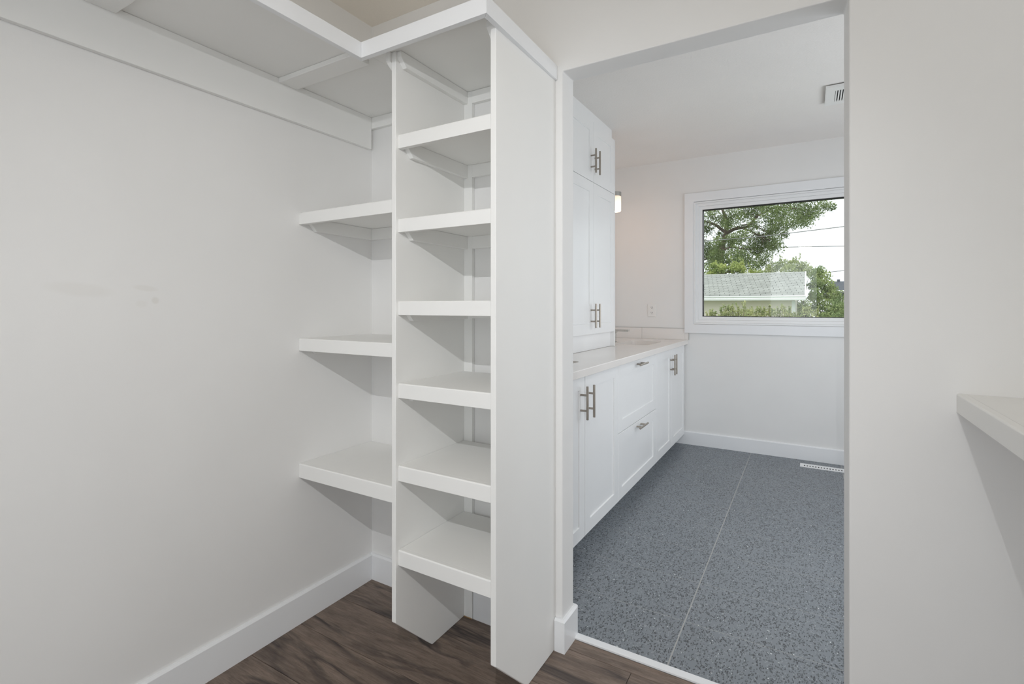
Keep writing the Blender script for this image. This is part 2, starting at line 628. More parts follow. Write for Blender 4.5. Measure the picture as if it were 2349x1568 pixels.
# jamb baseboard wraps the end of the partition: front return, jamb face, bathroom return
bm = bmesh.new()
jx = XJ0 + BT
outer = [(-0.7555, YW - BT), (jx, YW - BT), (jx, YB + BT - 0.012), (jx - 0.003, YB + BT), (-0.90, YB + BT)]
inner = [(-0.7555, YW - 0.0005), (XJ0 + 0.0005, YW - 0.0005), (XJ0 + 0.0005, YB + 0.0005), (XJ0 + 0.0005, YB + 0.0005), (-0.90, YB + 0.0005)]
tops = [(-0.7555, YW - BT + 0.006), (jx - 0.006, YW - BT + 0.006), (jx - 0.006, YB + BT - 0.015), (jx - 0.008, YB + BT - 0.006), (-0.90, YB + BT - 0.006)]
rings = []
for poly, z in ((inner, 0.0), (outer, 0.0), (outer, BH - 0.007), (tops, BH), (inner, BH)):
    rings.append([bm.verts.new((p[0], p[1], z)) for p in poly])
for A, B in zip(rings, rings[1:] + rings[:1]):
    for i in range(len(A) - 1):
        try:
            bm.faces.new((A[i], A[i + 1], B[i + 1], B[i]))
        except ValueError:
            pass
bm.faces.new([r[0] for r in rings])
bm.faces.new([r[-1] for r in rings][::-1])
bmesh.ops.remove_doubles(bm, verts=bm.verts[:], dist=1e-5)
o = finish('baseboard_jamb', bm, M['trim'], None, 0)
structure(o, 'white baseboard wrapped round the doorway jamb', 'baseboard')
o = prism('baseboard_far', base_profile(-1, YE), 'x', XV, XBR, M['trim'], None, 0.0008)
structure(o, 'white baseboard under the bathroom window wall', 'baseboard')
o = prism('baseboard_right', base_profile(-1, YW), 'x', XJ1 + 0.001, XR, M['trim'], None, 0.0008)
structure(o, 'white baseboard right of the doorway', 'baseboard')

# ------------------------------------------------------------------ shelf tower
AX0, AX1, BX0, BX1, YFR = -1.1545, -1.137, -0.775, -0.757, 1.184
ZTOP = 2.004
tw = root('shelf_tower', (-0.955, 1.38, 0), 'tall narrow white shelf tower with six shelves beside the doorway', 'shelf unit')
cut = [(YFR, 0.174), (YFR, ZTOP), (YW - 0.001, ZTOP), (YW - 0.001, 0.0005), (1.366, 0.0005)]
for (a, b) in ((AX0, AX1), (BX0, BX1)):
    prism('side_panel', cut, 'x', a, b, M['shelf'], tw, 0.002)
prism('corner_strip', [(AX1 + 0.0003, YW - 0.001), (-1.099, YW - 0.001), (-1.099, YW - 0.018), (AX1 + 0.0003, YW - 0.018)], 'z', 0.0005, ZTOP - 0.0005, M['shelf'], tw, 0.001)
box('raw_edge', AX1 + 0.0005, -1.100, YW - 0.0195, YW - 0.018, 0.0005, 0.004, M['raw'], tw, 0)['label'] = 'unpainted raw wood edge at the floor'
SZ = [(1.740, 1.695), (1.469, 1.4255), (1.2045, 1.1595), (0.940, 0.893), (0.675, 0.626), (0.404, 0.3545)]
YSF = 1.195


def side_cleat(parent, x0, x1, ztop, h, yfront, yback):
    """cleat on a side panel, its lower front corner clipped"""
    prism('cleat', [(yfront, ztop), (yback, ztop), (yback, ztop - h), (yfront + 0.026, ztop - h), (yfront, ztop - h * 0.42)],
          'x', x0, x1, M['shelf'], parent, 0.001)


for zt, zb in [(ZTOP + 0.016, None)] + SZ:
    if zb is None:
        zu = ZTOP - 0.0005
        yf = 1.190
    else:
        s = box('shelf', AX1 + 0.0005, BX0 - 0.0005, YSF + 0.0185, YW - 0.0195, zt - 0.0165, zt - 0.0005, M['shelf'], tw, 0.001)
        bm = bmesh.new()
        bm_prism(bm, [(YSF, zb), (YSF, zt - 0.003), (YSF + 0.003, zt), (YSF + 0.018, zt), (YSF + 0.018, zb)], 'x', AX1 + 0.0005, BX0 - 0.0005)
        finish('nosing', bm, M['shelf'], s, 0.001)
        zu = zt - 0.017
        yf = 1.222
    side_cleat(tw, AX1 + 0.0004, AX1 + 0.018, zu, 0.046 if zb is None else 0.048, yf, YW - 0.0185)
    side_cleat(tw, BX0 - 0.018, BX0 - 0.0004, zu, 0.046 if zb is None else 0.048, yf, YW - 0.0185)
    box('back_cleat', -1.0988, BX0 - 0.0184, YW - 0.018, YW - 0.001, zu - 0.046, zu, M['shelf'], tw, 0.001)

# ------------------------------------------------------------------ three shelves between left wall and tower
LX0, LX1 = XL + 0.0005, AX0 - 0.0005
for (zt, zb), lab in zip(((1.539, 1.4945), (1.067, 1.0205), (0.597, 0.5445)),
                         ('short white wall shelf in the left corner, highest of the three',
                          'short white wall shelf in the left corner, middle of the three',
                          'short white wall shelf in the left corner, lowest of the three above the baseboard')):
    r = root('wall_shelf', ((LX0 + LX1) / 2, 1.385, zb), lab, 'shelf', 'short shelves left of the tower')
    box('board', LX0, LX1, 1.2235, YW - 0.0005, zt - 0.0165, zt - 0.0005, M['shelf'], r, 0.001)
    prism('nosing', [(1.205, zb), (1.205, zt - 0.003), (1.208, zt), (1.223, zt), (1.223, zb)], 'x', LX0, LX1, M['shelf'], r, 0.001)
    side_cleat(r, LX0, LX0 + 0.017, zt - 0.017, 0.048, 1.245, YW - 0.0005)
    side_cleat(r, LX1 - 0.017, LX1, zt - 0.017, 0.048, 1.245, YW - 0.0005)
    box('back_cleat', LX0 + 0.0175, LX1 - 0.0175, YW - 0.017, YW - 0.0005, zt - 0.065, zt - 0.017, M['shelf'], r, 0.001)

# ------------------------------------------------------------------ L-shaped top shelf
FX, FY, FXO = -1.213, 1.110, -0.739          # outer faces of the fascia
FZ0, FZ1 = 1.970, 2.0195
ts = root('top_shelf', (-1.40, 1.0, ZTOP), 'wide white L-shaped top shelf running along the left wall and over the tower', 'shelf')
box('board', XL + 0.001, FX - 0.0185, YREAR + 0.001, YW - 0.001, ZTOP + 0.0005, ZTOP + 0.0145, M['shelf'], ts, 0)
box('board', FX - 0.018, FXO - 0.0185, FY + 0.0185, YW - 0.001, ZTOP + 0.0005, ZTOP + 0.0145, M['shelf'], ts, 0)
prism('fascia', [(FX - 0.018, YREAR + 0.001), (FX, YREAR + 0.001), (FX, FY - 0.0002), (FX - 0.018, FY + 0.0178)], 'z', FZ0, FZ1, M['trim'], ts, 0.0008)
prism('fascia', [(FX, FY), (FXO, FY), (FXO - 0.018, FY + 0.018), (FX - 0.018, FY + 0.018)], 'z', FZ0, FZ1, M['trim'], ts, 0.0008)
prism('fascia', [(FXO, FY + 0.0002), (FXO - 0.010, YW - 0.001), (FXO - 0.0175, YW - 0.001), (FXO - 0.018, FY + 0.0182)], 'z', FZ0, FZ1, M['trim'], ts, 0.0008)
box('wall_cleat', XL + 0.0005, XL + 0.018, YREAR + 0.001, YW - 0.0185, 1.867, ZTOP, M['shelf'], ts, 0.0015)
box('back_cleat', XL + 0.0005, AX0 - 0.018, YW - 0.018, YW - 0.0005, 1.956, ZTOP, M['shelf'], ts, 0.0015)
prism('cleat', [(1.176, ZTOP), (YW - 0.0005, ZTOP), (YW - 0.0005, 1.956), (1.200, 1.956), (1.176, 1.975)], 'x', AX0 - 0.0175, AX0 - 0.0005, M['shelf'], ts, 0.001)
for y0 in (-0.59, -0.022, 0.547, 1.109):
    box('batten', XL + 0.0185, FX - 0.040, y0, y0 + 0.074, ZTOP - 0.017, ZTOP, M['shelf'], ts, 0.002)

# ------------------------------------------------------------------ shelf on the right
rs = root('wall_shelf', (0.51, 0.6, 0.935), 'thick white shelf along the right wall, cut off by the picture edge', 'shelf')
box('board', 0.3215, XR - 0.0005, -0.6, YW - 0.0005, 0.9635, 0.9795, M['shelf'], rs, 0)
prism('nosing', [(0.303, 0.935), (0.303, 0.977), (0.306, 0.980), (0.321, 0.980), (0.321, 0.935)], 'y', -0.6, YW - 0.0005, M['shelf'], rs, 0.001)
prism('cleat', [(0.345, 0.963), (XR - 0.019, 0.963), (XR - 0.019, 0.893), (0.380, 0.893), (0.345, 0.925)], 'y', YW - 0.018, YW - 0.0005, M['shelf'], rs, 0.001)
box('wall_cleat', XR - 0.018, XR - 0.0005, -0.6, YW - 0.0185, 0.893, 0.963, M['shelf'], rs, 0.001)

# ------------------------------------------------------------------ vanity
VX = -0.922                                  # face of the doors
ZCT, ZCB = 0.895, 0.8585


def shaker(name, xf, y0, y1, z0, z1, rail, mat, parent, thick=0.019, depth=0.006):
    """one-piece shaker front facing +x: flat frame round a sunken field"""
    bm = bmesh.new()
    xb = xf - thick
    e = 0.0015

    def ring(x, m):
        return [bm.verts.new(c) for c in ((x, y0 + m, z0 + m), (x, y1 - m, z0 + m), (x, y1 - m, z1 - m), (x, y0 + m, z1 - m))]
    rs_ = [ring(xb, 0), ring(xf - e, 0), ring(xf, e), ring(xf, rail), ring(xf - depth, rail + 0.0025)]
    for A, B in zip(rs_, rs_[1:]):
        for i in range(4):
            bm.faces.new((A[i], A[(i + 1) % 4], B[(i + 1) % 4], B[i]))
    bm.faces.new(rs_[-1])
    bm.faces.new(rs_[0][::-1])
    return finish(name, bm, mat, parent, 0)


def bar_pull(parent, xf, y, z, vertical=True, length=0.156, span=0.073, r=0.006, out=0.035):
    bm = bmesh.new()
    h = length / 2
    if vertical:
        bm_tube(bm, [(xf + out, y, z - h), (xf + out, y, z + h)], r, 12)
        posts = [(y, z - span / 2), (y, z + span / 2)]
    else:
        bm_tube(bm, [(xf + out, y - h, z), (xf + out, y + h, z)], r, 12)
        posts = [(y - span / 2, z), (y + span / 2, z)]
    for (py, pz) in posts:
        bm_tube(bm, [(xf + 0.0002, py, pz), (xf + out - r * 0.5, py, pz)], 0.0052, 10)
    o = finish('handle', bm, M['nickel'], parent, 0.0006, 1)
    o['label'] = 'brushed nickel bar handle'
    return o


def carcass(parent, y0, y1, x0=XV + 0.001, x1=VX - 0.0195, z0=0.092, z1=ZCB - 0.0005):
    t = 0.016
    boxes('carcass', [(x0, x1, y0, y0 + t, z0, z1), (x0, x1, y1 - t, y1, z0, z1), (x0, x1, y0 + t, y1 - t, z0, z0 + t),
                      (x0, x0 + 0.006, y0 + t, y1 - t, z0 + t, z1)], M['cab'], parent, 0)
    box('toe_kick', x1 - 0.085, x1 - 0.070, y0 + 0.001, y1 - 0.001, 0.0005, z0 - 0.0005, M['cab'], parent, 0)


ZD0, ZD1 = 0.087, 0.8555
v1 = root('vanity_cabinet', (-1.15, 2.23, 0), 'white two-door vanity cabinet nearest the doorway, half hidden by the jamb', 'cabinet')
carcass(v1, 1.745, 2.717)
d = shaker('door', VX, 1.746, 2.2325, ZD0, ZD1, 0.0635, M['cab'], v1)
bar_pull(d, VX, 2.180, 0.735)
d = shaker('door', VX, 2.2375, 2.7155, ZD0, ZD1, 0.0635, M['cab'], v1)
bar_pull(d, VX, 2.264, 0.732)
v2 = root('vanity_cabinet', (-1.15, 3.12, 0), 'white vanity drawer unit with two deep drawers between the door cabinets', 'cabinet')
carcass(v2, 2.7175, 3.5215)
d = shaker('drawer', VX, 2.7185, 3.5205, 0.4685, ZD1, 0.068, M['cab'], v2)
bar_pull(d, VX, 3.116, 0.825, False, 0.172, 0.082)
d = shaker('drawer', VX, 2.7185, 3.5205, ZD0, 0.4655, 0.064, M['cab'], v2)
bar_pull(d, VX, 3.110, 0.4385, False, 0.172, 0.082)
v3 = root('vanity_cabinet', (-1.15, 3.99, 0), 'white two-door vanity cabinet at the far end by the window wall', 'cabinet')
carcass(v3, 3.522, 4.4565)
d = shaker('door', VX, 3.5235, 3.9775, ZD0, ZD1, 0.066, M['cab'], v3)
bar_pull(d, VX, 3.945, 0.7325)
d = shaker('door', VX, 3.9805, 4.4555, ZD0, ZD1, 0.066, M['cab'], v3)
bar_pull(d, VX, 4.007, 0.7325)
for oo in (v1, v2, v3):
    oo['group'] = 'white shaker vanity base units'

# countertop with two rounded sink cut-outs
CX0, CX1 = XV + 0.001, -0.899
SINKS = [(-1.285, -1.035, 2.000, 2.452), (-1.285, -1.035, 3.712, 4.158)]


def arc(cx, cy_, r, a0, a1, n=6):
    return [(cx + r * math.cos(a0 + (a1 - a0) * i / n), cy_ + r * math.sin(a0 + (a1 - a0) * i / n)) for i in range(n + 1)]


bm = bmesh.new()
ys = [1.668]
for (sx0, sx1, sy0, sy1) in SINKS:
    bm_box(bm, CX0, CX1, ys[-1], sy0, ZCB, ZCT)
    bm_box(bm, CX0, sx0, sy0, sy1, ZCB, ZCT)
    bm_box(bm, sx1, CX1, sy0, sy1, ZCB, ZCT)
    R = 0.035
    for (cx, cy_, qx, qy, a) in ((sx0, sy0, 1, 1, math.pi), (sx1, sy0, -1, 1, 1.5 * math.pi), (sx1, sy1, -1, -1, 0.0), (sx0, sy1, 1, -1, 0.5 * math.pi)):
        poly = [(cx, cy_)] + arc(cx + qx * R, cy_ + qy * R, R, a, a + math.pi / 2)
        bm_prism(bm, poly, 'z', ZCB, ZCT)
    ys.append(sy1)
bm_box(bm, CX0, CX1, ys[-1], 4.4715, ZCB, ZCT)
bmesh.ops.remove_doubles(bm, verts=bm.verts[:], dist=1e-5)
ct = finish('countertop', bm, M['counter'], None, 0)
tag(ct, 'pale polished quartz worktop over the white vanity cabinets', 'countertop')
ct2 = prism('eased_edge', [(CX1, ZCB), (CX1 + 0.0015, ZCB + 0.0015), (CX1 + 0.0015, ZCT - 0.003), (CX1, ZCT - 0.0002)], 'y', 1.668, 4.4715, M['counter'], ct, 0)


def rrect(x0, x1, y0, y1, r, n=6):
    p = []
    for (cx, cy_, a) in ((x1 - r, y1 - r, 0), (x0 + r, y1 - r, math.pi / 2), (x0 + r, y0 + r, math.pi), (x1 - r, y0 + r, 1.5 * math.pi)):
        p += arc(cx, cy_, r, a, a + math.pi / 2, n)
    return p


for (sx0, sx1, sy0, sy1), lab in zip(SINKS, ('rectangular undermount basin nearest the doorway, only its far corner in view',
                                            'rectangular undermount basin at the far end of the worktop below the faucet')):
    r = root('sink', ((sx0 + sx1) / 2, (sy0 + sy1) / 2, 0.72), lab, 'sink', 'undermount vanity basins')
    bm = bmesh.new()
    rings = []
    for (gx, z, rr) in ((0.014, ZCB - 0.0005, 0.045), (-0.006, ZCB - 0.0005, 0.030), (-0.001, 0.845, 0.035), (0.012, 0.755, 0.045), (0.030, 0.738, 0.06), (0.075, 0.734, 0.05)):
        if gx == 0.014:
            pts = rrect(sx0 - 0.014, sx1 + 0.014, sy0 - 0.014, sy1 + 0.014, rr)
        else:
            pts = rrect(sx0 + gx, sx1 - gx, sy0 + gx, sy1 - gx, rr)
        rings.append([bm.verts.new((p[0], p[1], z)) for p in pts])
    low = [bm.verts.new((p[0], p[1], 0.722)) for p in rrect(sx0 + 0.02, sx1 - 0.02, sy0 + 0.02, sy1 - 0.02, 0.05)]
    for A, B in zip(rings, rings[1:]):
        for i in range(len(A)):
            bm.faces.new((A[i], A[(i + 1) % len(A)], B[(i + 1) % len(A)], B[i]))
    for i in range(len(low)):
        bm.faces.new((low[i], low[(i + 1) % len(low)], rings[0][(i + 1) % len(low)], rings[0][i]))
    bm.faces.new(rings[-1])
    bm.faces.new(low[::-1])
    finish('basin', bm, M['porcelain'], r, 0, smooth=True)
    bm = bmesh.new()
    bm_tube(bm, [((sx0 + sx1) / 2, (sy0 + sy1) / 2, 0.7342), ((sx0 + sx1) / 2, (sy0 + sy1) / 2, 0.738)], [0.022, 0.019], 20)
    finish('drain', bm, M['chrome'], r, 0)

# faucet
fx, fy = -1.370, 3.930
fa = root('faucet', (fx, fy, ZCT), 'square chrome faucet at the far basin, its flat spout past the tall cabinet', 'faucet')
box('base', fx - 0.026, fx + 0.026, fy - 0.026, fy + 0.026, ZCT + 0.0002, ZCT + 0.004, M['chrome'], fa, 0.001)
bm = bmesh.new()
sp = [(fx - 0.020, ZCT + 0.004), (fx - 0.020, 0.998), (-1.243, 0.998), (-1.243, 0.980)] + \
     [(fx + 0.021 + 0.014 - 0.014 * math.sin(t), 0.980 - 0.014 + 0.014 * math.cos(t)) for t in [i * math.pi / 10 for i in range(6)]] + [(fx + 0.021, ZCT + 0.004)]
bm_prism(bm, sp, 'y', fy - 0.019, fy + 0.019)
finish('spout', bm, M['chrome'], fa, 0.0012)
box('lever', fx - 0.014, fx + 0.014, fy - 0.085, fy - 0.0195, 0.962, 0.970, M['chrome'], fa, 0.001)

# ------------------------------------------------------------------ tall cabinet standing on the worktop
KX = -1.215
lc = root('linen_cabinet', (-1.335, 3.10, ZCT), 'tall white four-door cabinet standing on the vanity worktop', 'cabinet')
cx0, cx1 = XV + 0.001, KX - 0.0195
boxes('carcass', [(cx0, cx1, 2.690, 2.706, 1.003, 2.392), (cx0, cx1, 3.478, 3.494, 1.003, 2.392), (cx0, cx1, 2.706, 3.478, 1.003, 1.019),
                  (cx0, cx1, 2.706, 3.478, 2.376, 2.392), (cx0, cx1 - 0.02, 2.706, 3.478, 1.990, 2.006), (cx0, cx0 + 0.006, 2.706, 3.478, 1.019, 2.376)], M['cab'], lc, 0)
box('plinth', cx0, KX - 0.030, 2.690, 3.494, ZCT + 0.0012, 1.0025, M['cab'], lc, 0.001)
box('side_panel', cx0, KX + 0.001, 3.4945, 3.512, ZCT + 0.0012, 2.392, M['cab'], lc, 0.001)
box('side_panel', cx0, KX + 0.001, 2.672, 2.6895, ZCT + 0.0012, 2.392, M['cab'], lc, 0.001)
box('filler', cx0, KX - 0.004, 2.672, 3.455, 2.3925, ZC2 - 0.0005, M['cab'], lc, 0.001)
for (z0, z1, hz) in ((1.0035, 1.9955, 1.124), (1.9985, 2.392, 2.1245)):
    d = shaker('door', KX, 2.691, 3.0895, z0, z1, 0.068, M['cab'], lc, 0.019, 0.005)
    bar_pull(d, KX, 3.045, hz)
    d = shaker('door', KX, 3.0925, 3.4925, z0, z1, 0.068, M['cab'], lc, 0.019, 0.005)
    bar_pull(d, KX, 3.115, hz)

# ------------------------------------------------------------------ backsplash tiles on the far wall and along the vanity wall
zt0, zt1 = ZCT + 0.0003, 0.992
for (a, b) in ((XV + 0.001, -1.2945), (-1.2933, -0.9197)):
    box('backsplash_tile', a, b, YE - 0.009, YE - 0.0002, zt0, zt1, M['bstile'], wall_far, 0.001)
box('backsplash_tile', -0.9195, -0.889, YE - 0.009, YE - 0.0002, zt0, 0.9545, M['bstile'], wall_far, 0.001)
box('edge_trim', -0.8888, -0.8865, YE - 0.0105, YE - 0.0002, zt0, 0.9545, M['alu'], wall_far, 0)
box('edge_trim', XV + 0.001, -0.9195, YE - 0.0100, YE - 0.0002, zt1 + 0.0001, zt1 + 0.0022, M['alu'], wall_far, 0)

# ------------------------------------------------------------------ wall outlet
ot = root('wall_outlet', (-1.204, YE, 1.147), 'white duplex power outlet on the wall above the far worktop', 'outlet')
bm = bmesh.new()
bm_box(bm, -1.241, -1.167, YE - 0.006, YE - 0.0002, 1.090, 1.205)
finish('plate', bm, M['plastic'], ot, 0.003)
for zc in (1.171, 1.124):
    bm = bmesh.new()
    bm_prism(bm, [(-1.204 + px, zc + pz) for px, pz in rrect(-0.017, 0.017, -0.0145, 0.0145, 0.008, 4)], 'y', YE - 0.0085, YE - 0.006)
    f = finish('receptacle', bm, M['plastic'], ot, 0.0006, 1)
    bm = bmesh.new()
    bm_box(bm, -1.212, -1.2095, YE - 0.0091, YE - 0.0084, zc + 0.000, zc + 0.009)
    bm_box(bm, -1.1985, -1.1955, YE - 0.0091, YE - 0.0084, zc + 0.001, zc + 0.008)
    bm_tube(bm, [(-1.204, YE - 0.0091, zc - 0.0075), (-1.204, YE - 0.0084, zc - 0.0075)], 0.0030, 10)
    finish('slots', bm, M['dark'], f, 0)
for zc in (1.1475, 1.196, 1.099):
    bm = bmesh.new()
    bm_tube(bm, [(-1.204, YE - 0.0068, zc), (-1.204, YE - 0.006, zc)], 0.0028, 10)
    finish('screw', bm, M['plastic'], ot, 0)

# ------------------------------------------------------------------ wall sconce over the far basin
sc = root('wall_sconce', (XV, 3.95, 2.06), 'lit opal glass wall lamp just past the tall cabinet', 'lamp')
sx, sy = -1.364, 3.95
bm = bmesh.new()
bm_prism(bm, [(sy + p[0], 2.10 + p[1]) for p in rrect(-0.055, 0.055, -0.055, 0.055, 0.01, 3)], 'x', XV + 0.0005, XV + 0.018)
finish('backplate', bm, M['alu'], sc, 0.001)
box('arm', XV + 0.018, sx - 0.046, sy - 0.009, sy + 0.009, 2.091, 2.109, M['alu'], sc, 0.001)
bm = bmesh.new()
bm_tube(bm, [(sx, sy, 2.082), (sx, sy, 2.116)], 0.048, 28)
finish('collar', bm, M['alu'], sc, 0.001)
bm = bmesh.new()
bm_tube(bm, [(sx, sy, 1.958), (sx, sy, 1.964), (sx, sy, 2.0815)], [0.041, 0.046, 0.046], 28)
finish('glass_shade', bm, M['shade'], sc, 0.001)['label'] = 'glowing opal glass shade'
lamp('sconce_bulb', 'POINT', (sx, sy, 1.935), 1.1, (1.0, 0.54, 0.28), 0.035)

# ------------------------------------------------------------------ ceiling exhaust fan
ef = root('exhaust_fan', (0.235, 3.53, ZC2), 'square white exhaust fan grille on the bathroom ceiling', 'fan')
ex0, ex1, ey0, ey1, ez = 0.085, 0.385, 3.385, 3.670, 2.430
bm = bmesh.new()
bm_box(bm, ex0 + 0.02, ex1 - 0.02, ey0 + 0.02, ey1 - 0.02, ez + 0.008, ZC2 - 0.0005)
finish('housing', bm, M['dark'], ef, 0)
sx0_, sx1_, sy0_, sy1_ = 0.131, 0.339, 3.437, 3.620
bm = bmesh.new()
bm_box(bm, ex0, sx0_, ey0, ey1, ez, ez + 0.0075)
bm_box(bm, sx1_, ex1, ey0, ey1, ez, ez + 0.0075)
bm_box(bm, sx0_, sx1_, ey0, sy0_, ez, ez + 0.0075)
bm_box(bm, sx0_, sx1_, sy1_, ey1, ez, ez + 0.0075)
bmesh.ops.remove_doubles(bm, verts=bm.verts[:], dist=1e-5)
finish('cover', bm, M['plastic'], ef, 0)
rim = [(ex0 - 0.004, ez + 0.016), (ex0, ez), (ex0 + 0.002, ez), (ex0 + 0.002, ez + 0.016)]
for (a, b, c_, d_) in ((ex0 - 0.003, ex0, ey0 - 0.003, ey1 + 0.003), (ex1, ex1 + 0.003, ey0 - 0.003, ey1 + 0.003), (ex0, ex1, ey0 - 0.003, ey0), (ex0, ex1, ey1, ey1 + 0.003)):
    box('rim', a, b, c_, d_, ez + 0.001, ez + 0.016, M['plastic'], ef, 0)
n = 16
for i in range(n):
    x = sx0_ + (i + 0.5) * (sx1_ - sx0_) / n
    prism('slat', [(x - 0.0042, ez + 0.0005), (x + 0.0030, ez + 0.0005), (x + 0.0044, ez + 0.0070), (x - 0.0028, ez + 0.0070)], 'y', sy0_, sy1_, M['plastic'], ef, 0)

# ------------------------------------------------------------------ floor register
fr = root('floor_register', (0.09, 4.305, 0), 'white metal floor register in the tiles below the window', 'register')
gx0, gx1, gy0, gy1 = -0.058, 0.262, 4.262, 4.352
boxes('plate', [(gx0, gx1, gy0, 4.287, 0.0003, 0.004), (gx0, gx1, 4.318, gy1, 0.0003, 0.004), (gx0, -0.033, 4.287, 4.318, 0.0003, 0.004), (gx1 - 0.02, gx1, 4.287, 4.318, 0.0003, 0.004)], M['outwhite'], fr, 0.0008)
box('grille_shadow_box', -0.034, gx1 - 0.02, 4.286, 4.319, 0.0002, 0.001, M['dark'], fr, 0)
for i in range(16):
    x = -0.0330 + i * 0.0178
    box('slat', x + 0.0085, x + 0.0178, 4.287, 4.318, 0.001, 0.0038, M['outwhite'], fr, 0.0004)

# ------------------------------------------------------------------ window
w = root('window_1', (-0.13, YE, 1.03), 'white cased bathroom window looking out on trees and a garage', 'window', None, 'structure')
cx_0, cx_1, cz0, cz1, CW = -0.922, 0.662, 0.955, 2.149, 0.076
cy0 = YE - 0.018


def ring_frame(name, x0, x1, z0, z1, t, y0, y1, mat, parent, bevel=0.001):
    bm = bmesh.new()
    O = [(x0, z0), (x1, z0), (x1, z1), (x0, z1)]
    I = [(x0 + t, z0 + t), (x1 - t, z0 + t), (x1 - t, z1 - t), (x0 + t, z1 - t)]
    vs4 = []
    for poly, y in ((O, y0), (I, y0), (I, y1), (O, y1)):
        vs4.append([bm.verts.new((p[0], y, p[1])) for p in poly])
    for A, B in zip(vs4, vs4[1:] + vs4[:1]):
        for i in range(4):
            bm.faces.new((A[i], A[(i + 1) % 4], B[(i + 1) % 4], B[i]))
    return finish(name, bm, mat, parent, bevel)


ring_frame('casing', cx_0, cx_1, cz0, cz1, CW, cy0, YE - 0.0003, M['trim'], w, 0.002)
ring_frame('jamb_liner', WX0 + 0.0002, WX1 - 0.0002, WZ0 + 0.0002, WZ1 - 0.0002, 0.0126, YE - 0.0135, YE + 0.10, M['vinyl'], w, 0.0008)
ring_frame('frame', WX0 + 0.013, WX1 - 0.013, WZ0 + 0.013, WZ1 - 0.013, 0.0224, YE + 0.004, YE + 0.10, M['vinyl'], w, 0.0008)
ring_frame('sash', WX0 + 0.0355, WX1 - 0.0355, WZ0 + 0.0355, WZ1 - 0.0355, 0.028, YE + 0.018, YE + 0.08, M['vinyl'], w, 0.0012)
gxa, gxb, gza, gzb = WX0 + 0.064, WX1 - 0.064, WZ0 + 0.062, WZ1 - 0.066
ring_frame('gasket', gxa, gxb, gza, gzb, 0.0065, YE + 0.022, YE + 0.060, M['black'], w, 0)
box('pane', gxa + 0.0067, gxb - 0.0067, YE + 0.040, YE + 0.043, gza + 0.0067, gzb - 0.0067, M['glass'], w, 0)

# ------------------------------------------------------------------ outdoors
GZ = -1.10
o = box('ground', -30, 30, YE + 0.14, 90, GZ - 0.1, GZ, M['lawn'], None, 0)
structure(o, 'lawn of the back yard outside the window', 'ground')


def leaf_cloud(name, clusters, density, size, mat, parent, squash=0.75, hollow=0.35, n_min=20):
    """a cloud of small pointed leaves filling the given (x, y, z, radius) puffs"""
    P = []
    for (x, y, z, r) in clusters:
        n = max(n_min, int(density * r * r))
        d = RNG.normal(size=(n, 3))
        d /= np.linalg.norm(d, axis=1)[:, None]
        rad = r * (hollow + (1.15 - hollow) * RNG.random(n) ** 0.6)
        # ragged outline: little sprigs
        rad *= 1 + 0.22 * np.sin(d[:, 0] * 7 + x * 9) * np.sin(d[:, 2] * 8 + z * 7)
        p = d * rad[:, None] * np.array([1, 1, squash]) + np.array([x, y, z])
        P.append(p)
    P = np.concatenate(P)
    n = len(P)
    a = RNG.normal(size=(n, 3))
    a /= np.linalg.norm(a, axis=1)[:, None]
    b = np.cross(a, RNG.normal(size=(n, 3)))
    b /= np.linalg.norm(b, axis=1)[:, None]
    s = size * (0.6 + 0.8 * RNG.random(n))[:, None]
    nrm = np.cross(a, b)
    V = np.stack([P - a * s, P + b * s * 0.42 + nrm * s * 0.15, P + a * s, P - b * s * 0.42 + nrm * s * 0.15], axis=1).reshape(-1, 3)
    c = P.mean(axis=0)
    c[2] = P[:, 2].min()
    me = bpy.data.meshes.new(name)
    me.vertices.add(4 * n)
    me.vertices.foreach_set('co', (V - c).astype(np.float32).ravel())
    me.loops.add(4 * n)
    me.loops.foreach_set('vertex_index', np.arange(4 * n, dtype=np.int32))
    me.polygons.add(n)
    me.polygons.foreach_set('loop_start', np.arange(0, 4 * n, 4, dtype=np.int32))
    me.update(calc_edges=True)
    me.validate()
    o = link(name, me, c, mat, parent)
    o['kind'] = 'stuff'
    return o


